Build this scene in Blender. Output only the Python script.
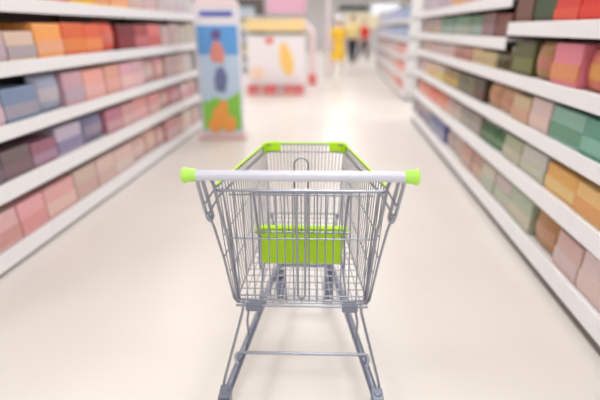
import bpy, bmesh, math, random
from mathutils import Vector, Matrix, Quaternion
random.seed(7)
PI = math.pi
C = bpy.context.scene.collection
S = bpy.context.scene
for o in list(bpy.data.objects):
    bpy.data.objects.remove(o)

# ------------------------------------------------------------------ camera
PITCH = math.radians(21.8)
YAW = math.radians(4.69)
cd = bpy.data.cameras.new('camera')
cam = bpy.data.objects.new('camera', cd)
C.objects.link(cam)
cam.location = (0, 0, 1.37)
cam.rotation_euler = (PI / 2 - PITCH, 0, YAW)
cd.sensor_width = 36
cd.lens = 36 * 430 / 600
cd.clip_start = 0.05
cd.clip_end = 200
cd.dof.use_dof = True
cd.dof.focus_distance = 1.36
cd.dof.aperture_fstop = 0.9
S.camera = cam

# ------------------------------------------------------------------ world, light, exposure
w = bpy.data.worlds.new('world')
S.world = w
w.use_nodes = True
bg = w.node_tree.nodes['Background']
bg.inputs[0].default_value = (1.0, 0.99, 0.975, 1)
bg.inputs[1].default_value = 0.38
S.view_settings.view_transform = 'Standard'
S.view_settings.look = 'None'
S.view_settings.gamma = 1
S.view_settings.exposure = 0.38
S.view_settings.use_curve_mapping = False
LAMP_W = 34.0


# ------------------------------------------------------------------ materials
def lin(c):
    if isinstance(c, str):
        c = tuple(int(c[i:i + 2], 16) for i in (0, 2, 4))
    out = []
    for v in c[:3]:
        v = v / 255.0
        out.append(v / 12.92 if v <= 0.04045 else ((v + 0.055) / 1.055) ** 2.4)
    return (out[0], out[1], out[2], 1)


def mat(name, col, rough=0.5, metal=0.0, var=0.04, scale=20, bump=0.0, spec=0.5, emit=0, objcol=False, alpha=1):
    m = bpy.data.materials.new(name)
    m.use_nodes = True
    nt = m.node_tree
    b = nt.nodes['Principled BSDF']
    b.inputs['Roughness'].default_value = rough
    b.inputs['Metallic'].default_value = metal
    b.inputs['Specular IOR Level'].default_value = spec
    tc = nt.nodes.new('ShaderNodeTexCoord')
    n = nt.nodes.new('ShaderNodeTexNoise')
    n.inputs['Scale'].default_value = scale
    n.inputs['Detail'].default_value = 3
    nt.links.new(tc.outputs['Object'], n.inputs['Vector'])
    mp = nt.nodes.new('ShaderNodeMapRange')
    mp.inputs['To Min'].default_value = 1 - var
    mp.inputs['To Max'].default_value = 1 + var
    nt.links.new(n.outputs['Fac'], mp.inputs['Value'])
    mx = nt.nodes.new('ShaderNodeMix')
    mx.data_type = 'RGBA'
    mx.blend_type = 'MULTIPLY'
    mx.inputs[0].default_value = 1
    if objcol:
        oi = nt.nodes.new('ShaderNodeObjectInfo')
        nt.links.new(oi.outputs['Color'], mx.inputs[6])
    else:
        mx.inputs[6].default_value = lin(col)
    nt.links.new(mp.outputs[0], mx.inputs[7])
    nt.links.new(mx.outputs[2], b.inputs['Base Color'])
    if bump:
        bp = nt.nodes.new('ShaderNodeBump')
        bp.inputs['Strength'].default_value = bump
        bp.inputs['Distance'].default_value = 0.002
        nt.links.new(n.outputs['Fac'], bp.inputs['Height'])
        nt.links.new(bp.outputs[0], b.inputs['Normal'])
    if emit:
        b.inputs['Emission Color'].default_value = lin(col)
        b.inputs['Emission Strength'].default_value = emit
    return m


M = {}
M['zinc'] = mat('zinc plated wire', (160, 164, 177), 0.30, 1.0, 0.06, 60)
M['tube'] = mat('galvanised tube', (134, 140, 156), 0.36, 0.8, 0.06, 40)
M['silver'] = mat('brushed aluminium handle', (208, 209, 222), 0.38, 0.15, 0.02, 80)
M['lime'] = mat('lime green plastic', (182, 236, 96), 0.35, 0, 0.02, 30)
M['lime2'] = mat('vivid green plastic plate', (188, 238, 0), 0.4, 0, 0.02, 30)
M['rubber'] = mat('grey rubber', (122, 128, 144), 0.7, 0, 0.05, 50)
M['shelf'] = mat('white enamelled shelf', (224, 222, 222), 0.4, 0, 0.02, 8)
M['rail'] = mat('white price rail', (240, 240, 243), 0.35, 0, 0.02, 8)
M['panel'] = mat('grey rack panel', (116, 107, 102), 0.5, 0, 0.03, 8)
M['goods'] = mat('printed packaging', (200, 200, 200), 0.42, 0, 0.10, 9, objcol=True)
M['wall'] = mat('white wall paint', (236, 234, 234), 0.8, 0, 0.02, 3)
M['ceil'] = mat('white ceiling', (240, 240, 240), 0.9, 0, 0.02, 3)
M['lamp'] = mat('lamp diffuser', (255, 252, 246), 0.5, emit=1.5)
M['frame'] = mat('white lamp frame', (230, 230, 230), 0.5)
M['bulb'] = mat('glowing globe', (255, 255, 255), 0.5, emit=2.5)


def plain(name, col, rough=0.5, **k):
    if name not in M:
        M[name] = mat(name, col, rough, **k)
    return M[name]


def floor_mat():
    m = bpy.data.materials.new('polished cream floor')
    m.use_nodes = True
    nt = m.node_tree
    b = nt.nodes['Principled BSDF']
    tc = nt.nodes.new('ShaderNodeTexCoord')
    n = nt.nodes.new('ShaderNodeTexNoise')
    n.inputs['Scale'].default_value = 0.8
    n.inputs['Detail'].default_value = 4
    nt.links.new(tc.outputs['Object'], n.inputs['Vector'])
    r = nt.nodes.new('ShaderNodeValToRGB')
    r.color_ramp.elements[0].position = 0.3
    r.color_ramp.elements[0].color = lin((224, 217, 211))
    r.color_ramp.elements[1].position = 0.7
    r.color_ramp.elements[1].color = lin((230, 224, 219))
    nt.links.new(n.outputs['Fac'], r.inputs[0])
    nt.links.new(r.outputs[0], b.inputs['Base Color'])
    b.inputs['Roughness'].default_value = 0.32
    b.inputs['Specular IOR Level'].default_value = 0.6
    return m


M['floor'] = floor_mat()


# ------------------------------------------------------------------ mesh helpers
class MB:
    def __init__(s):
        s.v = []
        s.f = []
        s.sm = []

    def add(s, vs, fs, smooth=False):
        k = len(s.v)
        s.v += [tuple(v) for v in vs]
        s.f += [tuple(i + k for i in f) for f in fs]
        s.sm += [smooth] * len(fs)
        return s

    def box(s, x0, x1, y0, y1, z0, z1, b=0.0):
        b = min(b, abs(x1 - x0) * .45, abs(y1 - y0) * .45, abs(z1 - z0) * .45)
        if b <= 0:
            vs = [(x, y, z) for x in (x0, x1) for y in (y0, y1) for z in (z0, z1)]
            fs = [(0, 1, 3, 2), (4, 6, 7, 5), (0, 4, 5, 1), (2, 3, 7, 6), (0, 2, 6, 4), (1, 5, 7, 3)]
            return s.add(vs, fs)
        bm = bmesh.new()
        bmesh.ops.create_cube(bm, size=1)
        for v in bm.verts:
            v.co = ((x0 + x1) / 2 + v.co.x * (x1 - x0), (y0 + y1) / 2 + v.co.y * (y1 - y0), (z0 + z1) / 2 + v.co.z * (z1 - z0))
        bmesh.ops.bevel(bm, geom=list(bm.edges), offset=b, segments=2, profile=0.5, affect='EDGES')
        bm.verts.index_update()
        s.add([v.co[:] for v in bm.verts], [[v.index for v in f.verts] for f in bm.faces])
        bm.free()
        return s

    def tube(s, pts, r, n=8, closed=False, squash=None):
        P = [Vector(p) for p in pts]
        m = len(P)
        rs = r if isinstance(r, (list, tuple)) else [r] * m
        T = []
        for i in range(m):
            if closed:
                t = P[(i + 1) % m] - P[i - 1]
            else:
                t = P[min(i + 1, m - 1)] - P[max(i - 1, 0)]
            T.append(t.normalized())
        up = Vector((0, 0, 1)) if abs(T[0].z) < 0.9 else Vector((1, 0, 0))
        N = (up - T[0] * up.dot(T[0])).normalized()
        vs, fs = [], []
        for i in range(m):
            if i:
                q = T[i - 1].rotation_difference(T[i])
                N = q @ N
                N = (N - T[i] * N.dot(T[i])).normalized()
            B = T[i].cross(N)
            for k in range(n):
                a = 2 * PI * k / n
                vs.append(P[i] + N * math.cos(a) * rs[i] * (squash or 1) + B * math.sin(a) * rs[i])
        lim = m if closed else m - 1
        for i in range(lim):
            j = (i + 1) % m
            for k in range(n):
                l = (k + 1) % n
                fs.append((i * n + k, i * n + l, j * n + l, j * n + k))
        s.add(vs, fs, True)
        if not closed:
            s.add(vs[:n], [tuple(range(n))[::-1]])
            s.add(vs[-n:], [tuple(range(n))])
        return s

    def lathe(s, prof, n=20, origin=(0, 0, 0), axis='z', sx=1, sy=1):
        vs, fs = [], []
        for (r, z) in prof:
            for k in range(n):
                a = 2 * PI * k / n
                p = (r * math.cos(a) * sx, r * math.sin(a) * sy, z)
                if axis == 'x':
                    p = (z, p[0], p[1])
                elif axis == 'y':
                    p = (p[0], z, p[1])
                vs.append((p[0] + origin[0], p[1] + origin[1], p[2] + origin[2]))
        for i in range(len(prof) - 1):
            for k in range(n):
                l = (k + 1) % n
                fs.append((i * n + k, i * n + l, (i + 1) * n + l, (i + 1) * n + k))
        s.add(vs, fs, True)
        s.add(vs[:n], [tuple(range(n))[::-1]])
        s.add(vs[-n:], [tuple(range(n))])
        return s

    def prism(s, poly, y0, y1):
        """polygon in XZ extruded along Y"""
        n = len(poly)
        vs = [(x, y0, z) for x, z in poly] + [(x, y1, z) for x, z in poly]
        fs = [tuple(range(n)), tuple(range(2 * n - 1, n - 1, -1))]
        for i in range(n):
            j = (i + 1) % n
            fs.append((i, i + n, j + n, j))
        return s.add(vs, fs)

    def build(s, name, m, parent=None, loc=None):
        me = bpy.data.meshes.new(name)
        me.from_pydata(s.v, [], s.f)
        me.validate()
        bm = bmesh.new()
        bm.from_mesh(me)
        bmesh.ops.recalc_face_normals(bm, faces=bm.faces)
        bm.to_mesh(me)
        bm.free()
        if len(me.polygons) == len(s.sm):
            me.polygons.foreach_set('use_smooth', s.sm)
        me.materials.append(m)
        o = bpy.data.objects.new(name, me)
        C.objects.link(o)
        if parent:
            o.parent = parent
        if loc:
            o.location = loc
        return o


def tag(o, label=None, cat=None, group=None, kind=None):
    if label:
        o['label'] = label
    if cat:
        o['category'] = cat
    if group:
        o['group'] = group
    if kind:
        o['kind'] = kind
    return o


def thing(name, label, cat, loc=(0, 0, 0), rz=0, group=None):
    o = bpy.data.objects.new(name, None)
    o.empty_display_size = 0.1
    C.objects.link(o)
    o.location = loc
    o.rotation_euler = (0, 0, rz)
    return tag(o, label, cat, group)


def arc(c, r, a0, a1, n, ux, uy):
    c, ux, uy = Vector(c), Vector(ux), Vector(uy)
    return [c + ux * r * math.cos(a0 + (a1 - a0) * i / n) + uy * r * math.sin(a0 + (a1 - a0) * i / n) for i in range(n + 1)]


def rounded(pts, r, n=4):
    """polyline with its inner corners rounded"""
    P = [Vector(p) for p in pts]
    out = [P[0]]
    for i in range(1, len(P) - 1):
        a, b, c = P[i - 1], P[i], P[i + 1]
        d1 = (a - b)
        d2 = (c - b)
        k = min(r, d1.length * .45, d2.length * .45)
        p, q = b + d1.normalized() * k, b + d2.normalized() * k
        for j in range(n + 1):
            t = j / n
            out.append(p * (1 - t) ** 2 + b * 2 * t * (1 - t) + q * t * t)
    out.append(P[-1])
    return out


# ------------------------------------------------------------------ setting
HC = 4.2
o = MB().box(-9, 9, -6, 32, -0.1, 0).build('floor', M['floor'])
tag(o, 'polished cream shop floor', kind='structure')
o = MB().box(-9, 9, -6, 32, HC, HC + 0.1).build('ceiling', M['ceil'])
tag(o, 'white ceiling of the shop', kind='structure')
o = MB().box(-9, 9, 32, 32.1, 0, HC).build('wall_back', M['wall'])
tag(o, 'white end wall of the shop', kind='structure')
o = MB().box(-9.1, -9, -6, 32, 0, HC).build('wall_left', M['wall'])
tag(o, 'white wall at the left', kind='structure')
o = MB().box(9, 9.1, -6, 32, 0, HC).build('wall_right', M['wall'])
tag(o, 'white wall at the right', kind='structure')

# ceiling lamps (unseen lamps of the shop, in two lengthwise rows)
for i, y in enumerate((-4.2, -0.5, 3.5, 7.5, 12, 17, 22, 27)):  # hindmost lamps, behind the camera, are added to brighten the trolley's horizontal rods
    for j, x in enumerate((-3.6, 0.2, 4.0)):
        t = thing('ceiling_light', 'white rectangular panel lamp on the ceiling over the shop floor', 'ceiling light', (x, y, HC), 0, 'panel lamps on the ceiling')
        f = MB()
        f.box(-.65, .65, -.65, -.6, -.07, 0).box(-.65, .65, .6, .65, -.07, 0).box(-.65, -.6, -.6, .6, -.07, 0).box(.6, .65, -.6, .6, -.07, 0)
        f.build('frame', M['frame'], t)
        MB().box(-.6, .6, -.6, .6, -.055, -.005).build('diffuser', M['lamp'], t)
        ld = bpy.data.lights.new('lamp_light', 'AREA')
        ld.shape = 'SQUARE'
        ld.size = 1.2
        ld.energy = LAMP_W * (1.0 if y < 6 else 1.18)
        ld.color = (1.0, 0.99, 0.98)
        lo = bpy.data.objects.new('lamp_light', ld)
        C.objects.link(lo)
        lo.parent = t
        lo.location = (0, 0, -0.08)

# ------------------------------------------------------------------ shopping trolley
T = thing('shopping_trolley', 'empty wire shopping trolley with lime green rim and handle caps on the cream floor', 'shopping trolley')
T.rotation_euler = (0, 0, YAW - .026)
OY = 1.25
T.location = (0.005 * math.cos(YAW) - OY * math.sin(YAW), 0.005 * math.sin(YAW) + OY * math.cos(YAW), 0)
CXT = 0.004


def tp(x, y, z):
    return Vector((x, y - OY, z))


def lerp(a, b, t):
    return Vector(a) * (1 - t) + Vector(b) * t


# basket corners
RT = lambda s: tp(s * .240, 1.13, .955)
FT = lambda s: tp(s * .178, 1.915, .878)
RB = lambda s: tp(s * .236, 1.298, .455)
FB = lambda s: tp(s * .158, 1.87, .555)

# handle
h = MB()
h.tube([tp(-.275, 1.048, 1.017), tp(.275, 1.048, 1.017)], .0142, 20)
hd = h.build('handle_bar', M['silver'], T)
for s in (-1, 1):
    c = MB()
    prof = [(.0150, .268), (.0178, .270), (.0178, .289), (.0195, .291), (.0215, .295), (.0215, .299), (.0195, .303), (.013, .305)]
    prof = [(r, s * z) for r, z in prof]
    c.lathe(prof, 24, (0, 1.048 - OY, 1.017), 'x')
    tag(c.build('end_cap', M['lime'], hd), 'lime green handle end cap')

# handle brackets (bent rods each side) with rungs
for s in (-1, 1):
    b = MB()
    U = [tp(s * .268, 1.052, 1.012), tp(s * .268, 1.056, .985), tp(s * .262, 1.098, .877), tp(s * .257, 1.105, .860), tp(s * .248, 1.11, .872), tp(s * .256, 1.08, .965), tp(s * .258, 1.062, 1.008)]
    b.tube(rounded(U, .012), .0052, 8)
    P1 = [tp(s * .255, 1.09, .885), tp(s * .250, 1.12, .835), tp(s * .247, 1.2, .69), tp(s * .240, 1.285, .475), tp(s * .228, 1.30, .452), tp(s * .19, 1.30, .449)]
    b.tube(rounded(P1, .02), .0040, 8)
    for (z, k) in ((.925, 0), (.887, 1)):
        b.tube([tp(s * (.260 - .003 * k), 1.068 + .012 * k, z), tp(s * .234, 1.125 + .01 * k, z + .038)], .003, 8)
    b.tube([tp(s * .247, 1.2, .69), tp(s * .236, 1.27, .70)], .0025, 6)
    b.build('handle_bracket', M['zinc'], T)
    p = MB()
    P2 = [tp(s * .237, 1.060, 1.010), tp(s * .236, 1.10, .97), tp(s * .236, 1.15, .863), tp(s * .228, 1.19, .77), tp(s * .229, 1.298, .455)]
    p.tube(rounded(P2, .02), .0052, 8)
    P3 = [tp(s * .222, 1.135, .95), tp(s * .219, 1.20, .77), tp(s * .226, 1.30, .457)]
    p.tube(P3, .0035, 8)
    p.build('corner_post', M['zinc'], T)

# side panels
for s in (-1, 1):
    b = MB()
    NW = 25
    for i in range(NW + 1):
        t = i / NW
        a, c = lerp(RT(s), FT(s), t), lerp(RB(s), FB(s), t)
        m1 = lerp(a, c, .5) + Vector((s * .004, 0, 0))
        b.tube([a, m1, c], .0018, 6)
    for (u, r) in ((0.07, .0028), (.36, .0022), (.68, .0022)):
        b.tube([lerp(RT(s), RB(s), u), lerp(FT(s), FB(s), u)], r, 6)
    b.tube([lerp(RB(s), FB(s), .02), lerp(RB(s), FB(s), .98)], .0034, 6)
    b.build('side_panel', M['zinc'], T)

# front panel
b = MB()
NF = 22
for i in range(NF + 1):
    t = i / NF
    b.tube([lerp(FT(-1), FT(1), t), lerp(FB(-1), FB(1), t)], .0022, 6)
for u in (.40, .72, 1.0):
    b.tube([lerp(FT(-1), FB(-1), u), lerp(FT(1), FB(1), u)], .0024, 6)
b.build('front_panel', M['zinc'], T)

# basket rim (rod) with lime plastic strip and corner caps, and second hoop below
rimpts = rounded([RT(-1), FT(-1), FT(1), RT(1)], .05, 6)
rm = MB().tube(rimpts, .0042, 8).build('basket_rim', M['zinc'], T)
b = MB()
b.tube([p + Vector((0, 0, .0045)) for p in rimpts], .0042, 10)
tag(b.build('rim_strip', M['lime2'], rm), 'lime green plastic strip along the rim')
for s in (-1, 1):
    b = MB()
    n = Vector((0, 0, 1))
    pts = rounded([FT(s) + (RT(s) - FT(s)).normalized() * .06, FT(s), FT(s) + Vector((-s * .068, 0, 0))], .045, 6)
    for q in (0.0, -.011, -.022, -.030):
        b.tube([p + Vector((0, 0, .004 + q)) for p in pts], .0082, 10)
    tag(b.build('corner_cap', M['lime2'], rm), 'lime green plastic corner cap')
dz = Vector((0, 0, -.036))
MB().tube(rounded([RT(-1) + dz, FT(-1) + dz, FT(1) + dz, RT(1) + dz], .05, 6), .0030, 8).build('reinforcing_hoop', M['zinc'], T)

# basket floor
b = MB()
for i in range(19):
    t = i / 18
    b.tube([lerp(RB(-1), RB(1), t), lerp(FB(-1), FB(1), t)], .0019, 6)
for i in range(17):
    t = i / 16
    b.tube([lerp(RB(-1), FB(-1), t) - Vector((0, 0, .004)), lerp(RB(1), FB(1), t) - Vector((0, 0, .004))], .0022, 6)
b.tube([RB(-1) + Vector((0, -.006, -.012)), RB(1) + Vector((0, -.006, -.012))], .0045, 8)
b.tube([RB(-1) + Vector((0, .03, -.010)), RB(1) + Vector((0, .03, -.010))], .0035, 8)
b.build('basket_floor', M['zinc'], T)
for s in (-1, 1):
    MB().box(s * .172 - .028, s * .172 + .028, 1.275 - OY, 1.325 - OY, .428, .452, .004).build('mounting_plate', M['tube'], T)

# rear gate
b = MB()
gtop = lambda x: tp(x, 1.137, .943)
gbot = lambda x: tp(x, 1.285, .472)
N = 16
for i in range(N + 1):
    u = i / N * 2 - 1
    if i in (N // 2 - 0, ):
        continue
    a = gtop(u * .190)
    c = gbot(u * .219)
    b.tube([a, lerp(a, c, .5), c], .0024, 6)
# the heavy centre loop
L = [tp(-.012, 1.133, .949), tp(-.012, 1.13 + .15 * .95, .495), tp(0, 1.279, .478), tp(.012, 1.13 + .15 * .95, .495), tp(.014, 1.133, .949)]
b.tube(rounded(L, .012, 5), .0040, 8)
b.tube([tp(-.238, 1.133, .944), tp(.238, 1.133, .944)], .0044, 8)
b.tube([tp(-.205, 1.139, .929), tp(.205, 1.139, .929)], .0026, 8)
for z in (.765, .50):
    t = (.949 - z) / (.949 - .472)
    b.tube([tp(-.222 - .0 * t, 1.135 + .15 * t - .004, z), tp(.222, 1.135 + .15 * t - .004, z)], .0026, 8)
b.tube([gbot(-.225), gbot(.225)], .0034, 8)
b.build('rear_gate', M['zinc'], T)

# folded child seat with green plate and wire loop
b = MB()
fr = [tp(-.137, 1.235, .76), tp(-.139, 1.165, .928), tp(.139, 1.165, .928), tp(.137, 1.235, .76)]
b.tube(rounded(fr, .012), .0042, 8)
for i in range(1, 14):
    x = -.139 + .278 * i / 14
    b.tube([tp(x, 1.165, .928), tp(x, 1.235, .76)], .0016, 6)
b.tube([tp(-.15, 1.235, .765), tp(.15, 1.235, .765)], .003, 8)
for s in (-1, 1):
    b.tube([tp(s * .137, 1.235, .76), tp(s * .150, 1.33, .60), tp(s * .150, 1.345, .565)], .0035, 8)
lp = arc((0, 1.2 - OY, 1.000), .0205, 0, PI, 10, (1, 0, 0), (0, 0, 1))
b.tube([tp(.0205, 1.195, .93)] + lp + [tp(-.0205, 1.195, .93)], .0026, 8)
cs = b.build('child_seat', M['zinc'], T)
g = MB()
# plate lies along the line from (y1.26,z.772) to (y1.33,z.602)
d = Vector((0, .07, -.17)).normalized()
nrm = Vector((0, -d.z, d.y)).normalized() * -1


def slab(mb, x0, x1, u0, u1, off0, off1, b=.002):
    k = MB().box(x0, x1, u0, u1, off0, off1, b)
    vs = [tp(0, 1.258, .772) + Vector((v[0], 0, 0)) + d * v[1] + nrm * v[2] for v in k.v]
    mb.add(vs, [tuple(f) for f in k.f])


slab(g, -.139, .139, .0, .184, .0, .006, .002)
slab(g, -.144, .144, -.006, .004, -.004, .012, .002)
for x0, x1 in ((-.139, -.068), (-.060, -.012), (.012, .060), (.068, .139)):
    slab(g, x0, x1, .008, .013, -.009, .001, .001)
for s in (-1, 1):
    slab(g, min(s * .135, s * .150), max(s * .135, s * .150), .0, .026, -.004, .012, .002)
for u in (.05, .165):
    slab(g, -.13, .13, u, u + .004, -.003, .001, .001)
tag(g.build('seat_flap', M['lime2'], cs), 'bright green plastic seat flap')

# chassis
b = MB()
for s in (-1, 1):
    b.tube(rounded([tp(s * .272, 1.185, .125), tp(s * .268, 1.21, .130), tp(s * .150, 2.03, .165), tp(s * .11, 2.06, .168)], .03), .0155, 14)
b.tube([tp(-.11, 2.055, .168), tp(.11, 2.055, .168)], .0155, 14)
for s in (-1, 1):
    # rear fork block
    b.lathe([(.010, .095), (.017, .098), (.017, .122), (.012, .130)], 16, (s * .275, 1.19 - OY, 0))
b.build('chassis', M['tube'], T)
for s in (-1, 1):
    b = MB()
    b.tube(rounded([tp(s * .213, 1.318, .447), tp(s * .218, 1.318, .40), tp(s * .287, 1.225, .150), tp(s * .289, 1.20, .115)], .02), .0052, 10)
    b.build('support_rod', M['zinc'], T)
    b = MB()
    b.tube(rounded([tp(s * .194, 1.33, .445), tp(s * .198, 1.335, .40), tp(s * .216, 1.385, .300), tp(s * .217, 1.42, .20), tp(s * .223, 1.44, .17)], .03), .0046, 10)
    b.build('support_hook', M['tube'], T)
b = MB()
b.tube(rounded([tp(-.250, 1.32, .145), tp(-.262, 1.335, .158), tp(-.257, 1.352, .176), tp(.257, 1.352, .176), tp(.262, 1.335, .158), tp(.250, 1.32, .145)], .012), .0062, 10)
b.build('cross_rod', M['zinc'], T)
for s in (-1, 1):
    b = MB()
    b.tube(rounded([tp(s * .20, 1.56, .17), tp(s * .16, 1.62, .485), tp(0, 1.62, .485)], .02), .005, 8)
    b.build('basket_support', M['tube'], T)
    MB().tube([tp(s * .13, 1.98, .18), tp(s * .155, 1.87, .55)], .006, 8).build('basket_strut', M['tube'], T)


def caster(x, y, wr, wk):
    f = MB()
    f.box(x - .020, x + .020, y - .030 - OY, y + .030 - OY, .135, .148, .003)
    f.lathe([(.011, .12), (.014, .122), (.014, .150), (.011, .152)], 14, (x, y - OY, 0))
    for k in (-1, 1):
        vs = []
        x0, x1 = x + k * .017 * wk, x + k * (.017 * wk + .004)
        poly = [(y - .030, .138), (y + .030, .138), (y + .012 - .02, .055), (y - .014 - .02, .055)]
        n = 4
        vv = [(x0, p[0] - OY, p[1]) for p in poly] + [(x1, p[0] - OY, p[1]) for p in poly]
        f.add(vv, [(0, 1, 2, 3), (7, 6, 5, 4)] + [(i, i + 4, (i + 1) % 4 + 4, (i + 1) % 4) for i in range(4)])
    f.lathe([(.005, x - .007 - .017 * wk), (.008, x - .006 - .017 * wk), (.008, x + .006 + .017 * wk), (.005, x + .007 + .017 * wk)], 10, (0, y - .02 - OY, .0635), 'x')
    fo = f.build('caster', M['tube'], T)
    wz = wr
    prof = [(.02, x - .012 * wk), (wr - .008, x - .0145 * wk), (wr - .001, x - .010 * wk), (wr, x), (wr - .001, x + .010 * wk), (wr - .008, x + .0145 * wk), (.02, x + .012 * wk)]
    MB().lathe(prof, 24, (0, y - .02 - OY, wz), 'x').build('wheel', M['rubber'], fo)


for s in (-1, 1):
    caster(s * .130, 2.01, .0625, 1.35)
    caster(s * .276, 1.185, .0625, 1.0)

# ------------------------------------------------------------------ goods prototypes (front faces -Y, base at z=0, unit width/height)
PRO = {}


def unit_carton():
    b = MB().box(-.5, .5, 0, 1, 0, 1, .03)
    b.box(-.47, .47, .08, .92, .992, 1.004, .0)
    return b, [('label_panel', MB().box(-.5, .5, -.012, .02, .12, .52, .0))]


def unit_pouch():
    nx, nz = 10, 12
    vs, fs = [], []
    for side in (-1, 1):
        for j in range(nz + 1):
            v = j / nz
            for i in range(nx + 1):
                u = i / nx
                puff = (math.sin(PI * u) ** .35) * (math.sin(PI * (0.06 + .88 * v)) ** .4) if 0 < u < 1 else 0
                if j in (0, nz):
                    puff = .05
                vs.append((-.5 + u * (1 - .0), .5 + side * (.02 + .45 * puff), v))
    W = nx + 1
    K = W * (nz + 1)
    for k in range(2):
        for j in range(nz):
            for i in range(nx):
                a = k * K + j * W + i
                fs.append((a, a + 1, a + W + 1, a + W))
    for j in range(nz):
        for i in (0, nx):
            a = j * W + i
            fs.append((a, a + W, K + a + W, K + a))
    for i in range(nx):
        for j in (0, nz):
            a = j * W + i
            fs.append((a, a + 1, K + a + 1, K + a))
    b = MB().add(vs, fs, True)
    # label: a curved patch following the front bulge
    lv, lf = [], []
    for j in range(7):
        v = .28 + .36 * j / 6
        for i in range(9):
            u = .12 + .76 * i / 8
            puff = (math.sin(PI * u) ** .35) * (math.sin(PI * (0.06 + .88 * v)) ** .4)
            lv.append((-.5 + u, .5 - (.02 + .45 * puff) - .012, v))
    for j in range(6):
        for i in range(8):
            a = j * 9 + i
            lf.append((a, a + 1, a + 10, a + 9))
    n = len(lv)
    lv += [(x, y + .010, z) for x, y, z in lv]
    lf += [tuple(q + n for q in f[::-1]) for f in lf]
    return b, [('label_panel', MB().add(lv, lf, True))]


def unit_bottle():
    p = [(.30, 0), (.44, .015), (.47, .05), (.47, .56), (.44, .64), (.30, .76), (.17, .83), (.16, .90)]
    b = MB().lathe(p, 20, (0, .5, 0))
    cap = MB().lathe([(.19, .885), (.20, .89), (.20, .985), (.17, 1.0)], 16, (0, .5, 0))
    lab = MB().lathe([(.475, .18), (.482, .185), (.482, .48), (.475, .485)], 20, (0, .5, 0))
    return b, [('cap', cap), ('label_band', lab)]


def unit_jar():
    p = [(.42, 0), (.48, .03), (.49, .08), (.49, .74), (.44, .82), (.40, .85)]
    b = MB().lathe(p, 20, (0, .5, 0))
    lid = MB().lathe([(.44, .84), (.46, .85), (.46, .985), (.43, 1.0)], 20, (0, .5, 0))
    lab = MB().lathe([(.495, .2), (.500, .21), (.500, .62), (.495, .63)], 20, (0, .5, 0))
    return b, [('lid', lid), ('label_band', lab)]


for nm, fn in (('carton', unit_carton), ('pouch', unit_pouch), ('bottle', unit_bottle), ('jar', unit_jar)):
    b, parts = fn()
    bo = b.build(nm, M['goods'])
    PRO[nm] = [bo, [q.build(pn, M['goods'], bo) for pn, q in parts], False]

ORD = ['first', 'second', 'third', 'fourth', 'fifth', 'sixth', 'seventh', 'eighth', 'ninth', 'tenth', 'eleventh', 'twelfth', 'thirteenth', 'fourteenth', 'fifteenth', 'sixteenth', 'seventeenth', 'eighteenth', 'nineteenth', 'twentieth',
       'twenty-first', 'twenty-second', 'twenty-third', 'twenty-fourth', 'twenty-fifth', 'twenty-sixth', 'twenty-seventh', 'twenty-eighth', 'twenty-ninth', 'thirtieth']


def put(kind, loc, rz, wdh, col, col2, label, group):
    """copy a prototype and its parts to a place"""
    base, parts, used = PRO[kind]
    if not used:
        r, kids = base, parts
        PRO[kind][2] = True
    else:
        r = base.copy()
        C.objects.link(r)
        kids = []
        for p in parts:
            c = p.copy()
            C.objects.link(c)
            c.parent = r
            kids.append(c)
    r.location = loc
    r.rotation_euler = (0, 0, rz)
    r.scale = wdh
    r.color = lin(col)
    for i, c in enumerate(kids):
        mixc = tuple(col[q] * .45 + col2[q] * .55 for q in range(3))
        c.color = lin(mixc if i == len(kids) - 1 else tuple(min(255, v * .5 + 120) for v in col2))
    tag(r, label, {'carton': 'box', 'pouch': 'bag', 'bottle': 'bottle', 'jar': 'jar'}[kind], group)
    return r


def rack(label, xf, side, y0, y1, zs, height, depth=.45, ends=(False, True), rail=.085, group=None, cat='shelf rack'):
    """side=-1: rack stands left of the aisle (front faces +X). xf = front face X"""
    t = thing('shelf_rack', label, cat, (xf, (y0 + y1) / 2, 0), 0, group)
    L = (y1 - y0) / 2
    sg = side

    def bx(mb, a, b_, y0_, y1_, z0, z1, bv=0):
        x0, x1 = sorted((sg * a, sg * b_))
        return mb.box(x0, x1, y0_, y1_, z0, z1, bv)
    bx(MB(), depth - .03, depth, -L, L, 0, height).build('back_panel', M['panel'], t)
    bx(MB(), .02, depth - .03, -L, L, 0.0, .035).build('base_plinth', M['panel'], t)
    for e, (yy) in zip(ends, (-L, L - .025)):
        if e:
            bx(MB(), .01, depth, yy, yy + .025, 0, height, .004).build('end_panel', M['shelf'], t)
    for yy in (-L, L - .03):
        bx(MB(), depth - .06, depth - .03, yy, yy + .03, 0, height + .02).build('upright', M['panel'], t)
    for z in zs:
        rr = rail * (1.25 if z < .5 else 1)
        d0 = MB()
        bx(d0, .012, depth - .03, -L, L, z + rr / 2 - .03, z + rr / 2 - .006)
        so = d0.build('shelf', M['shelf'], t)
        r_ = MB()
        bx(r_, 0, .012, -L, L, z - rr / 2, z + rr / 2, .003)
        r_.build('price_rail', M['rail'], so)
    return t


def pick(spec, y):
    best = min(range(len(spec)), key=lambda i: abs(spec[i][0] - y))
    return spec[best]


CNT = 0


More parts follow.
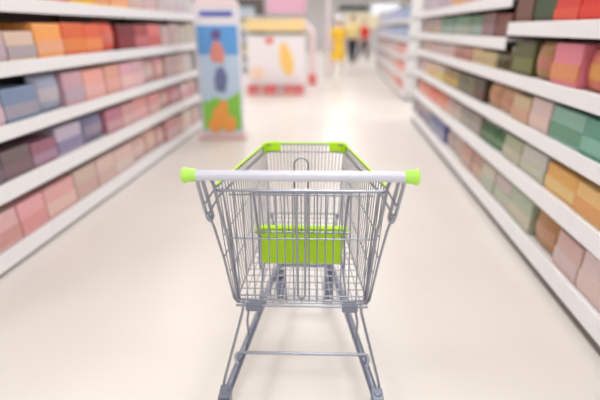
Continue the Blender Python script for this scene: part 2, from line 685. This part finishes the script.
def stock(xf, side, ya, yb, z, gap, spec, where, group, wr=(.25, .36), ndeep=.30, fill=.86):
    """fill one shelf (top surface at z) with goods from ya to yb. spec: (Y, rgb, colour word, kind, rgb2)"""
    global CNT
    y = ya
    k = 0
    while True:
        s = pick(spec, y + .1)
        kind = s[3]
        if kind in ('bottle', 'jar'):
            wd = random.uniform(.085, .10)
            dp = wd
        else:
            wd = random.uniform(*wr)
            dp = ndeep if kind == 'carton' else .13
        if y + wd > yb:
            break
        hh = gap * random.uniform(fill - .06, fill + .04)
        if kind == 'jar':
            hh = min(hh, gap * .7)
        if 'red' in s[2] and side > 0 and z > 1.2:
            hh *= .5
        if side < 0 and y < 2.7 and z > .4:
            hh *= .8
        j = random.uniform(-6, 6)
        col = tuple(max(5, min(250, c + j + random.uniform(-8, 8))) for c in s[1])
        col2 = tuple(max(5, min(250, c + random.uniform(-12, 12))) for c in s[4])
        rz = -side * PI / 2
        # front faces the aisle
        px = xf + side * random.uniform(.022, .035)
        rz = (PI / 2) if side < 0 else (-PI / 2)
        lab = f"{s[2]} {kind}, {ORD[min(k, 29)]} from the near end, {where}"
        put(kind, (px, y + wd / 2, z), rz, (wd * .97, dp, hh), col, col2, lab, group)
        CNT += 1
        k += 1
        y += wd + .004


# ------------------------------------------------------------------ left shelving
XL = -1.93
ZL = [.075, .46, .795, 1.145, 1.50]
for i, (a, b_) in enumerate(((1.35, 2.55), (2.55, 3.75), (3.75, 4.95), (4.95, 6.15))):
    rack(f"white metal shelf rack, {('nearest', 'second nearest', 'third nearest', 'farthest')[i]} bay of the row left of the trolley",
         XL, -1, a, b_, ZL, 2.0, ends=(i == 0, i == 3), group='bays of the left shelving')
grp = 'packs on the left shelving'
# (Y, colour, word, kind, label colour)
LS = {
    0: [(2.2, (226, 176, 178), 'pink', 'carton', (206, 130, 138)), (2.7, (222, 170, 170), 'pink', 'carton', (232, 200, 200)),
        (3.1, (212, 190, 176), 'beige', 'carton', (200, 160, 160)), (3.7, (216, 194, 184), 'beige', 'carton', (222, 200, 190)),
        (4.3, (206, 170, 168), 'dusty pink', 'pouch', (220, 200, 200)), (5.0, (196, 150, 152), 'dusty pink', 'carton', (224, 200, 200)), (5.8, (210, 196, 190), 'pale grey', 'carton', (220, 180, 180))],
    1: [(2.2, (112, 96, 104), 'dark mauve', 'carton', (150, 110, 125)), (2.6, (150, 104, 116), 'mauve', 'carton', (190, 160, 175)),
        (2.9, (196, 174, 196), 'lilac', 'carton', (90, 100, 150)), (3.2, (110, 110, 150), 'slate blue', 'pouch', (180, 160, 180)), (3.6, (176, 120, 134), 'rose', 'carton', (200, 170, 180)),
        (4.2, (206, 150, 152), 'pink', 'carton', (220, 190, 190)), (4.9, (196, 140, 144), 'pink', 'pouch', (230, 200, 200)), (5.6, (210, 180, 180), 'pale pink', 'carton', (200, 140, 146))],
    2: [(2.3, (214, 186, 190), 'pale pink', 'carton', (206, 196, 196)), (2.65, (122, 140, 172), 'blue', 'carton', (190, 160, 170)), (2.9, (150, 156, 190), 'blue', 'pouch', (214, 186, 190)),
        (3.2, (216, 178, 180), 'pale pink', 'carton', (170, 160, 196)), (3.5, (226, 172, 150), 'salmon', 'carton', (230, 190, 180)), (4.0, (222, 178, 178), 'pink', 'carton', (236, 206, 206)),
        (4.6, (212, 164, 166), 'pink', 'pouch', (226, 200, 200)), (5.2, (204, 176, 172), 'dusty pink', 'carton', (210, 190, 186)), (5.8, (200, 190, 184), 'grey', 'carton', (206, 196, 190))],
    3: [(2.35, (206, 186, 192), 'greyish pink', 'carton', (190, 168, 176)), (2.7, (214, 190, 180), 'beige', 'carton', (150, 150, 170)), (3.0, (236, 164, 96), 'orange', 'carton', (216, 180, 170)),
        (3.35, (232, 110, 74), 'red orange', 'carton', (240, 170, 90)), (3.7, (226, 96, 84), 'red', 'pouch', (200, 130, 130)), (4.05, (126, 44, 46), 'dark red', 'carton', (150, 60, 60)),
        (4.4, (180, 90, 90), 'dull red', 'carton', (220, 150, 150)), (4.8, (224, 130, 130), 'pink', 'carton', (200, 90, 100)), (5.3, (196, 180, 172), 'grey', 'carton', (210, 190, 186)), (5.9, (196, 188, 182), 'grey', 'carton', (200, 190, 186))],
    4: [(2.4, (200, 180, 176), 'grey', 'carton', (210, 190, 180)), (3.0, (222, 120, 100), 'coral', 'carton', (240, 190, 80)), (3.5, (248, 196, 70), 'yellow', 'carton', (240, 150, 60)),
        (3.9, (240, 186, 110), 'orange', 'carton', (236, 160, 150)), (4.5, (226, 170, 170), 'pink', 'carton', (210, 200, 200)), (5.5, (206, 200, 204), 'grey', 'carton', (200, 190, 196))],
}
wh = ['lowest shelf of the left rack', 'second shelf up of the left rack', 'middle shelf of the left rack', 'second highest shelf of the left rack', 'top shelf of the left rack']
y0s = [2.02, 2.02, 2.12, 2.2, 2.4]
for i, z in enumerate(ZL):
    rr = .085 * (1.25 if z < .5 else 1)
    zt = z + rr / 2 - .005
    gap = (ZL[i + 1] - .085 / 2 - zt) if i < 4 else .32
    stock(XL, -1, y0s[i], 6.1, zt, gap, LS[i], wh[i], grp, fill=(.80, .86, .90, .82, .9)[i])

# ------------------------------------------------------------------ right shelving
XR = 1.20
ZR = [.11, .455, .75, 1.04, 1.365]
for i, (a, b_) in enumerate(((1.0, 2.2), (2.2, 3.4))):
    rack(f"white metal shelf rack, {('nearest', 'second nearest')[i]} bay of the row right of the trolley",
         XR, 1, a, b_, ZR, 2.0, ends=(i == 0, False), group='bays of the right shelving')
ZR2 = [.11, .455, .75, 1.04, 1.265, 1.55]
for i, (a, b_) in enumerate(((3.4, 4.6), (4.6, 5.8), (5.8, 7.0))):
    rack(f"white six-shelf rack, {('third nearest', 'fourth nearest', 'farthest')[i]} bay right of the trolley",
         XR, 1, a, b_, ZR2, 2.0, ends=(False, i == 2), group='bays of the right shelving')
RS = {
    0: [(1.8, (206, 196, 196), 'pale grey', 'carton', (210, 180, 176)), (2.1, (196, 160, 152), 'dusty pink', 'carton', (206, 200, 200)), (2.35, (170, 120, 80), 'brown', 'pouch', (190, 160, 130)), (2.7, (176, 186, 156), 'sage', 'carton', (200, 196, 180)),
        (3.2, (190, 186, 176), 'grey', 'carton', (160, 176, 150)), (3.8, (176, 142, 122), 'tan', 'carton', (200, 180, 160)), (4.6, (196, 176, 160), 'beige', 'pouch', (176, 160, 150)), (5.3, (90, 104, 150), 'blue', 'carton', (200, 190, 180)), (6.2, (170, 150, 150), 'grey', 'carton', (90, 90, 130))],
    1: [(2.0, (222, 176, 112), 'amber', 'carton', (196, 130, 76)), (2.3, (224, 176, 100), 'orange', 'carton', (230, 206, 160)), (2.55, (200, 196, 180), 'pale grey', 'carton', (170, 180, 160)), (3.0, (150, 160, 136), 'sage', 'carton', (196, 190, 180)),
        (3.5, (84, 116, 84), 'green', 'bottle', (150, 170, 140)), (4.0, (140, 140, 120), 'olive grey', 'carton', (180, 170, 160)), (4.6, (176, 156, 146), 'beige', 'carton', (210, 190, 180)), (5.4, (206, 100, 76), 'coral', 'carton', (226, 180, 170)), (6.2, (214, 120, 96), 'coral', 'carton', (230, 190, 176))],
    2: [(2.0, (88, 160, 130), 'green', 'carton', (140, 190, 170)), (2.3, (120, 176, 150), 'mint green', 'carton', (56, 130, 90)), (2.6, (206, 196, 186), 'pale beige', 'carton', (210, 190, 176)), (3.0, (206, 170, 140), 'tan', 'carton', (190, 150, 120)),
        (3.4, (190, 150, 116), 'tan', 'pouch', (170, 120, 90)), (3.8, (66, 50, 44), 'dark brown', 'carton', (110, 50, 44)), (4.3, (96, 84, 62), 'olive brown', 'carton', (120, 110, 90)), (4.9, (150, 120, 80), 'khaki', 'carton', (210, 190, 60)), (5.6, (200, 180, 170), 'beige', 'carton', (220, 190, 60)), (6.4, (190, 170, 160), 'beige', 'carton', (210, 180, 170))],
    3: [(2.0, (200, 140, 60), 'ochre', 'carton', (150, 50, 56)), (2.25, (206, 110, 70), 'rust red', 'pouch', (214, 170, 60)), (2.45, (216, 130, 140), 'pink', 'carton', (206, 150, 60)), (2.75, (176, 130, 70), 'ochre', 'pouch', (200, 120, 130)),
        (3.1, (80, 90, 44), 'dark olive', 'carton', (130, 130, 60)), (3.5, (110, 100, 60), 'olive', 'jar', (60, 60, 40)), (3.8, (206, 180, 140), 'beige', 'carton', (180, 140, 110)), (4.4, (186, 150, 130), 'tan', 'carton', (150, 80, 80)), (5.2, (206, 190, 186), 'pale grey', 'carton', (190, 160, 160)), (6.2, (200, 176, 160), 'beige', 'carton', (190, 160, 160))],
    4: [(2.2, (226, 54, 34), 'bright red', 'carton', (230, 70, 44)), (2.6, (214, 60, 36), 'red', 'carton', (226, 90, 60)), (2.95, (62, 56, 44), 'dark', 'carton', (60, 84, 60)), (3.3, (106, 60, 54), 'dark brown', 'carton', (120, 84, 84)),
        (3.8, (120, 80, 90), 'mauve', 'carton', (150, 130, 140)), (4.4, (96, 130, 110), 'green', 'carton', (196, 200, 200)), (5.0, (100, 140, 116), 'green', 'carton', (200, 196, 200)), (6, (160, 140, 150), 'grey mauve', 'carton', (190, 160, 120))],
    5: [(3.6, (130, 70, 56), 'brown', 'carton', (90, 100, 80)), (4.0, (206, 176, 156), 'beige', 'carton', (200, 150, 100)), (4.8, (222, 160, 90), 'orange', 'carton', (226, 190, 150)), (5.8, (176, 160, 170), 'grey mauve', 'carton', (200, 190, 200))],
}
grp = 'packs on the right shelving'
wh = ['lowest shelf of the right rack', 'second shelf up of the right rack', 'third shelf up of the right rack', 'fourth shelf up of the right rack', 'fifth shelf up of the right rack', 'top shelf of the right rack']
y0s = [1.66, 1.8, 1.95, 2.05, 2.15, 2.3]
for i, z in enumerate(ZR):
    rr = .085 * (1.25 if z < .5 else 1)
    zt = z + rr / 2 - .005
    gap = (ZR[i + 1] - rr / 2 - zt) if i < 4 else .32
    yb = 3.38 if i >= 3 else 6.95
    stock(XR, 1, y0s[i], yb, zt, gap, RS[i], wh[i], grp, fill=.86)
for i, z in enumerate(ZR2):
    if i < 3:
        continue
    zt = z + .085 / 2 - .005
    gap = (ZR2[i + 1] - .085 / 2 - zt) if i < 5 else .30
    stock(XR, 1, 3.42, 6.95, zt, gap, RS[i], wh[i].replace(' of the', ', far bays of'), grp, fill=.86)

# farther right-hand rack, seen beyond the end of the near row
ZF = [.1, .45, .8, 1.15, 1.5]
for i, (a, b_) in enumerate(((9.0, 11.4), (11.4, 13.8), (13.8, 16.2))):
    rack(f"distant pale shelf rack, {('nearest', 'middle', 'farthest')[i]} of three beyond the end of the right row",
         1.35, 1, a, b_, ZF, 1.9, ends=(i == 0, i == 2), group='distant racks on the right')
FS = [(9.2, (224, 180, 176), 'pink', 'carton', (236, 210, 206)), (10, (232, 140, 120), 'coral', 'carton', (240, 190, 180)), (10.8, (226, 200, 196), 'pale pink', 'carton', (220, 170, 170)), (12, (206, 186, 186), 'grey pink', 'carton', (226, 200, 200)),
      (13, (196, 180, 178), 'grey', 'carton', (220, 190, 190)), (14.5, (190, 176, 176), 'grey', 'carton', (210, 190, 190))]
FB_ = [(9.2, (150, 170, 214), 'blue', 'carton', (190, 200, 226)), (11, (166, 182, 220), 'blue', 'carton', (200, 206, 230)), (13, (180, 190, 220), 'pale blue', 'carton', (206, 210, 230)), (15, (200, 200, 216), 'pale blue', 'carton', (206, 210, 230))]
wf = ['lowest shelf', 'second shelf up', 'middle shelf', 'second highest shelf', 'top shelf']
for i, z in enumerate(ZF):
    zt = z + (.085 * (1.25 if z < .5 else 1)) / 2 - .005
    stock(1.35, 1, 9.05, 16.1, zt, .26, FB_ if i >= 3 else FS, wf[i] + ' of the distant right racks', 'packs on the distant right racks', wr=(.42, .6))

# racks of the far left, beyond the end of the left row
def cross_rack(label, x0, x1, y, zs, height, spec, where, group, wr=(.4, .6)):
    """rack running across the view, facing the camera"""
    t = thing('shelf_rack', label, 'shelf rack', ((x0 + x1) / 2, y, 0), 0, 'far cross racks')
    L = (x1 - x0) / 2
    MB().box(-L, L, .42, .45, 0, height).build('back_panel', M['panel'], t)
    for s in (-1, 1):
        MB().box(s * (L - .03) - .015, s * (L - .03) + .015, .39, .42, 0, height).build('upright', M['shelf'], t)
    for zi, z in enumerate(zs):
        so = MB().box(-L + .02, L - .02, .012, .42, z, z + .03).build('shelf', M['shelf'], t)
        MB().box(-L + .02, L - .02, 0, .012, z - .03, z + .04).build('price_rail', M['rail'], so)
        x = x0 + .05
        k = 0
        while x < x1 - wr[1] - .03:
            wd = random.uniform(*wr)
            s = spec[(k + zi * 2) % len(spec)]
            col = tuple(max(5, min(250, c + random.uniform(-10, 10))) for c in s[0])
            put('carton', (x + wd / 2, y + .04, z + .032), 0, (wd * .97, .3, .27), col, s[2], f"{s[1]} carton, {ORD[k]} from the left, {wf[min(zi, 4)]} of {where}", group)
            k += 1
            x += wd + .01
    return t


cross_rack('wide pale shelf rack far away behind the yellow-topped promotional stand', -5.2, -2.4, 15.0, [.1, .5, .9, 1.3, 1.7], 2.3,
           [((196, 204, 222), 'pale blue', (226, 220, 226)), ((226, 200, 206), 'pale pink', (240, 226, 226)), ((240, 226, 180), 'cream', (230, 230, 230)), ((170, 184, 214), 'blue', (220, 220, 226))], 'the rack behind the stand', 'packs on the far rack')
cross_rack('small pale shelf rack at the far end beyond the people', 0.6, 3.4, 27.0, [.1, .5, .9, 1.3, 1.7], 2.2,
           [((226, 226, 232), 'white', (210, 214, 226)), ((236, 206, 200), 'pink', (240, 226, 220))], 'the rack at the shop end', 'packs on the end rack', wr=(.6, .8))

# ------------------------------------------------------------------ poster standee at the end of the left row
st = thing('poster_display', 'tall stand with a blue and green picture poster ending the left shelves', 'display stand', (-1.48, 5.60, 0), .05)
wht = plain('white card', (232, 230, 238), .5)
MB().box(-.28, .28, -.04, .04, 0, 1.60, .012).build('body', wht, st)
MB().box(-.31, .31, -.16, .16, 0, .05, .01).build('foot', plain('pinkish foot card', (222, 190, 186)), st)
hdp = [(-.28, 1.60), (.28, 1.60)] + [(.28 * math.cos(a), 1.60 + .16 * math.sin(a)) for a in [PI * i / 12 for i in range(1, 12)]]
hp = MB().prism(hdp, -.04, .04).build('header', plain('pale pink header card', (240, 222, 226)), st)
MB().box(-.20, .20, -.05, -.04, 1.50, 1.56, .004).build('header_band', plain('blue band print', (90, 104, 190)), hp)
ps = MB().box(-.25, .25, -.048, -.040, .10, 1.40, .0).build('poster', plain('pale sky print', (196, 218, 240)), st)
sky = MB().box(-.25, .25, -.052, -.048, 1.06, 1.40).build('sky_patch', plain('blue sky print', (100, 164, 226)), ps)
hill = [(-.25, .12), (.25, .12), (.25, .62), (.16, .56), (.05, .50), (-.08, .54), (-.18, .48), (-.25, .50)]
MB().prism(hill, -.052, -.048).build('grass_patch', plain('green print', (140, 208, 84)), ps)
fl = MB()
for (x, z, r) in ((-.02, .30, .11), (.08, .20, .10), (-.10, .18, .09), (.02, .42, .07)):
    fl.prism([(x + r * math.cos(a), z + r * 1.15 * math.sin(a)) for a in [2 * PI * i / 14 for i in range(14)]], -.056 - r * .01, -.052)
fl.build('flower_patch', plain('orange print', (246, 168, 84)), ps)
bb = MB()
bb.prism([(-.06, .62), (.06, .60), (.10, .80), (.05, .92), (-.03, .90), (-.07, .78)], -.058, -.052)
bb.build('dark_patch', plain('slate blue print', (116, 128, 168)), ps)
bb = MB()
bb.prism([(-.09, .98), (.06, .96), (.08, 1.10), (.02, 1.22), (-.05, 1.22), (-.10, 1.10)], -.058, -.052)
bb.build('red_patch', plain('salmon print', (226, 150, 136)), ps)
bb = MB()
bb.prism([(-.07, 1.24), (.03, 1.24), (.05, 1.32), (-.01, 1.37), (-.08, 1.32)], -.058, -.052)
bb.build('purple_patch', plain('purple print', (112, 92, 150)), ps)

# ------------------------------------------------------------------ promotional stand with yellow header
pr = thing('promotion_stand', 'wide white promotional stand with yellow header board and dark strip beyond the poster stand', 'display stand', (-1.32, 9.75, 0), .04)
wh_ = plain('white board', (240, 234, 236), .45)
MB().box(-.62, .62, 0, .5, .18, 1.22, .015).build('body', wh_, pr)
MB().box(-.60, .60, .02, .48, 0, .18, .0).build('plinth', plain('grey pink plinth', (206, 178, 176)), pr)
hb = MB().box(-.62, .62, -.03, .06, 1.30, 1.55, .02).build('header_board', plain('soft yellow board', (244, 214, 156)), pr)
MB().box(-.58, .62, -.04, .02, 1.245, 1.295, .005).build('dark_strip', plain('dark olive strip', (120, 120, 104)), pr)
for x in (-.6, .6):
    MB().box(x - .02, x + .02, .0, .04, 1.2, 1.32).build('post', wh_, pr)
bt = MB()
bt.prism([(.22 + .14 * math.cos(a) * (1 if math.sin(a) > 0 else 1.1) + .06 * math.sin(a) * -1, .74 + .34 * math.sin(a)) for a in [2 * PI * i / 20 for i in range(20)]], -.012, -.001)
bt.build('orange_print', plain('orange bottle print', (250, 206, 120)), pr)
bt = MB()
bt.prism([(-.42 + .16 * math.cos(a), .45 + .14 * math.sin(a)) for a in [2 * PI * i / 16 for i in range(16)]], -.012, -.001)
bt.build('cream_print', plain('cream print', (246, 220, 196)), pr)
bt = MB()
bt.prism([(-.14 + .10 * math.cos(a), 1.12 + .07 * math.sin(a)) for a in [2 * PI * i / 16 for i in range(16)]], -.012, -.001)
bt.build('red_print', plain('red print', (232, 130, 120)), pr)
for k in range(6):
    x = -.52 + k * .208
    c = [(214, 90, 90), (206, 140, 136), (222, 80, 80), (190, 150, 150), (220, 110, 106), (214, 96, 100)][k]
    wd = ['bright red', 'dusty pink', 'scarlet', 'greyish pink', 'coral', 'crimson'][k]
    # standing on the floor in front of the stand
    put('carton', (-1.32 + x, 9.52 + x * .04, 0), .04, (.19, .16, .2), c, (236, 200, 196), f"{wd} carton on the floor, {ORD[k]} from the left before the promotional stand", 'cartons before the promotional stand')

# ------------------------------------------------------------------ arched display frame
ar = thing('arch_display', 'white and pink arched display frame right of the yellow-topped promotional stand', 'display frame', (-1.05, 11.6, 0), .02)
b = MB()
b.tube([Vector((.42, 0, 0)), Vector((.42, 0, 1.1))] + arc((0, 0, 1.1), .42, 0, PI, 14, (1, 0, 0), (0, 0, 1))[1:] + [Vector((-.42, 0, 0))], .075, 12)
b.build('arch_tube', plain('pale pink arch', (246, 222, 222)), ar)
b = MB()
b.tube(arc((0, 0, 1.1), .42, 1.35, 2.0, 6, (1, 0, 0), (0, 0, 1)), .085, 12)
b.build('red_sleeve', plain('soft red sleeve', (226, 110, 112)), ar)
for s in (-1, 1):
    MB().box(s * .42 - .11, s * .42 + .11, -.11, .11, 0, .26, .02).build('base_block', plain('rose red base', (232, 120, 122)), ar)

# slim pillar
pl = MB().box(-.055, .055, -.055, .055, 0, HC, .008).build('pillar', plain('greyish pink pillar', (222, 204, 206)), None, (-.29, 13.1, 0))
tag(pl, 'slim pinkish pillar left of the person in yellow', 'pillar')

# hanging signs
def sign(name, label, x0, x1, y, z0, z1, col, emit=0):
    t = thing(name, label, 'sign', ((x0 + x1) / 2, y, z0))
    L = (x1 - x0) / 2
    m = mat(name + ' face', col, .5, emit=emit)
    MB().box(-L, L, -.03, .03, 0, z1 - z0, .01).build('board', m, t)
    for s in (-1, 1):
        MB().tube([(s * L * .8, 0, z1 - z0), (s * L * .8, 0, HC - z0)], .012, 6).build('hanger', M['zinc'], t)
    return t


sign('hanging_sign', 'pink banner board hanging behind the yellow-topped stand', -2.15, -.95, 14.0, 1.78, 2.6, (226, 176, 198))
sign('hanging_sign', 'long dark sign hanging above the people', 0.0, 1.05, 16.5, 1.93, 2.10, (62, 78, 76))
sign('hanging_sign', 'glowing white sign board right of the dark sign', 1.15, 2.1, 16.5, 1.80, 2.15, (238, 244, 250), .35)
sign('hanging_sign', 'small brown sign above the distant right racks', 1.9, 2.15, 13.0, 1.72, 1.9, (170, 128, 72))
sign('hanging_sign', 'cream banner hanging right behind the people', .3, 1.9, 21.5, 1.35, 2.0, (250, 238, 206))


# ------------------------------------------------------------------ people
def skin_mesh(name, pts, edges, radii, m, parent=None, root=0, sub=2):
    me = bpy.data.meshes.new(name)
    me.from_pydata([tuple(p) for p in pts], edges, [])
    o = bpy.data.objects.new(name, me)
    C.objects.link(o)
    sk = o.modifiers.new('skin', 'SKIN')
    sk.use_smooth_shade = True
    if not me.skin_vertices:
        me.attributes.new('skin', 'FLOAT', 'POINT')
    for i, r in enumerate(radii):
        v = me.skin_vertices[0].data[i]
        v.radius = r if isinstance(r, tuple) else (r, r)
        v.use_root = (i == root)
    ss = o.modifiers.new('sub', 'SUBSURF')
    ss.levels = sub
    ss.render_levels = sub
    bpy.context.view_layer.update()
    dg = bpy.context.evaluated_depsgraph_get()
    nm = bpy.data.meshes.new_from_object(o.evaluated_get(dg))
    o.modifiers.clear()
    o.data = nm
    nm.materials.clear()
    nm.materials.append(m)
    for p in nm.polygons:
        p.use_smooth = True
    if parent:
        o.parent = parent
    return o


def person(label, loc, rz, hgt, skin, top, bottom, hair, shoes, stride=.22, dress=False, hat=None, carry=False):
    t = thing('person', label, 'person', loc, rz)
    k = hgt / 1.75
    t.scale = (k, k, k)
    J = {}
    P, E, R = [], [], []

    def a(n, x, y, z, r, prev=None):
        J[n] = len(P)
        P.append((x, y, z))
        R.append(r)
        if prev:
            E.append((J[prev], J[n]))
    a('pelvis', 0, 0, .95, (.145, .10))
    a('waist', 0, 0, 1.10, (.125, .095), 'pelvis')
    a('chest', 0, 0, 1.30, (.155, .11), 'waist')
    a('neckb', 0, 0, 1.45, (.075, .07), 'chest')
    a('neck', 0, -.01, 1.51, .052, 'neckb')
    a('chin', 0, -.02, 1.575, (.062, .075), 'neck')
    a('skull', 0, -.005, 1.655, (.078, .098), 'chin')
    a('crown', 0, 0, 1.71, (.055, .07), 'skull')
    for s, q in ((-1, 'l'), (1, 'r')):
        st_ = stride * s
        a('sh' + q, s * .175, 0, 1.41, .055, 'neckb')
        a('el' + q, s * .235, .02 + st_ * .2, 1.13, .042, 'sh' + q)
        a('wr' + q, s * .235, -.06 + st_ * .6 - (.12 if carry else 0), .89 + (.10 if carry else 0), .028, 'el' + q)
        wx, wy, wz = P[J['wr' + q]]
        a('pa' + q, wx, wy - .02, wz - .06, (.036, .018), 'wr' + q)
        for f, (dx, ln) in enumerate(((-.03, .07), (-.010, .082), (.010, .078), (.028, .062))):
            a('f%d' % f + q, wx, wy - .025 + dx, wz - .10, .009, 'pa' + q)
            a('g%d' % f + q, wx - s * .008, wy - .03 + dx, wz - .10 - ln * .5, .008, 'f%d' % f + q)
            a('h%d' % f + q, wx - s * .022, wy - .03 + dx, wz - .10 - ln * .9, .007, 'g%d' % f + q)
        a('t0' + q, wx - s * .01, wy - .055, wz - .055, .010, 'pa' + q)
        a('t1' + q, wx - s * .02, wy - .075, wz - .095, .008, 't0' + q)
        a('hi' + q, s * .095, 0, .88, .09, 'pelvis')
        a('kn' + q, s * .10, -.03 - st_ * .5, .49, .058, 'hi' + q)
        a('an' + q, s * .10, .02 - st_ * 1.0 + (.06 if st_ < 0 else 0), .09, .036, 'kn' + q)
        ax, ay, az = P[J['an' + q]]
        a('to' + q, ax, ay - .13, .045, (.035, .028), 'an' + q)
    body = skin_mesh('body', P, E, R, plain('skin ' + label[:12], skin, .6), t)
    g = lambda n: Vector(P[J[n]])
    # face: nose, ears, eyes
    MB().tube([(0, -.098, 1.665), (0, -.118, 1.635), (0, -.105, 1.625)], [.008, .014, .010], 8).build('nose', body.data.materials[0], body)
    for s in (-1, 1):
        MB().lathe([(.002, -.011), (.009, -.006), (.011, 0), (.009, .006), (.002, .011)], 10, (s * .030, -.090, 1.665), 'z').build('eye', plain('dark eye', (40, 34, 32), .2), body)
        MB().lathe([(.008, -.030), (.016, -.01), (.018, .012), (.008, .030)], 10, (s * .083, .0, 1.65), 'z', .5, 1).build('ear', body.data.materials[0], body)
    MB().tube([(-.024, -.098, 1.603), (0, -.106, 1.601), (.024, -.098, 1.603)], .005, 6).build('mouth', plain('lip colour', (170, 92, 88)), body)
    # hair
    hp_, hf = [], []
    nn, mm = 16, 8
    for i in range(mm + 1):
        th = PI * .62 * i / mm
        for j in range(nn):
            ph = 2 * PI * j / nn
            cut = 1.0 if math.sin(ph) > -.3 else .62
            th2 = th * cut
            hp_.append((.095 * math.sin(th2) * math.cos(ph), .012 + .112 * math.sin(th2) * math.sin(ph), 1.655 + .105 * math.cos(th2)))
    for i in range(mm):
        for j in range(nn):
            hf.append((i * nn + j, i * nn + (j + 1) % nn, (i + 1) * nn + (j + 1) % nn, (i + 1) * nn + j))
    ho = MB().add(hp_, hf, True).build('hair', plain('hair ' + label[:12], hair, .7), t)
    sm = ho.modifiers.new('thick', 'SOLIDIFY')
    sm.thickness = .02
    # shirt
    sp = [g('pelvis') + Vector((0, 0, -.02)), g('waist'), g('chest'), g('neckb') - Vector((0, 0, .02))]
    sr = [(.165, .122), (.148, .115), (.178, .13), (.09, .085)]
    se = [(0, 1), (1, 2), (2, 3)]
    for q in 'lr':
        i = len(sp)
        sp += [g('sh' + q), g('sh' + q).lerp(g('el' + q), .55), g('el' + q).lerp(g('wr' + q), .1)]
        sr += [.070, .062, .056]
        se += [(3, i), (i, i + 1), (i + 1, i + 2)]
    mt = plain('cloth ' + label[:14], top, .85)
    skin_mesh('dress' if dress else 'shirt', sp, se, sr, mt, t)
    if dress:
        MB().lathe([(.17, 1.0), (.19, .9), (.24, .62), (.26, .50)], 24, (0, 0, 0), 'z', 1, .8).build('skirt', mt, t)
    else:
        tpz, tr, te = [g('pelvis')], [(.155, .112)], []
        for q in 'lr':
            i = len(tpz)
            tpz += [g('hi' + q), g('kn' + q), g('an' + q) + Vector((0, 0, .03))]
            tr += [.104, .074, .056]
            te += [(0, i), (i, i + 1), (i + 1, i + 2)]
        skin_mesh('trousers', tpz, te, tr, plain('trouser ' + label[:14], bottom, .85), t)
    for q in 'lr':
        p = g('an' + q)
        MB().tube([(p.x, p.y + .045, .04), (p.x, p.y, .048), (p.x, p.y - .09, .042), (p.x, p.y - .17, .032)], [.036, .046, .042, .026], 12).build('shoe', plain('shoe ' + label[:12], shoes, .6), t)
    if hat:
        MB().lathe([(.15, 1.69), (.155, 1.695), (.115, 1.71), (.112, 1.78), (.08, 1.80), (.02, 1.805)], 20, (0, .005, 0)).build('hat', plain('white hat', hat), t)
    return t


person('person in a bright yellow dress and white hat walking beside the slim pillar', (.02, 13.7, 0), .35, 1.66, (226, 190, 170), (246, 200, 60), (246, 200, 60), (110, 80, 60), (236, 236, 240), .16, True, (250, 250, 250))
person('person in a pale yellow shirt and black trousers behind the one in yellow', (.56, 17.4, 0), -.3, 1.80, (222, 184, 160), (246, 226, 150), (44, 42, 48), (60, 50, 46), (210, 206, 206), .18)
person('person in a red shirt and dark trousers farthest down the aisle', (1.06, 18.9, 0), .5, 1.70, (220, 180, 160), (226, 50, 50), (58, 54, 62), (50, 42, 40), (120, 110, 112), .2)

for k in PRO:
    if not PRO[k][2]:
        for p in PRO[k][1]:
            bpy.data.objects.remove(p)
        bpy.data.objects.remove(PRO[k][0])
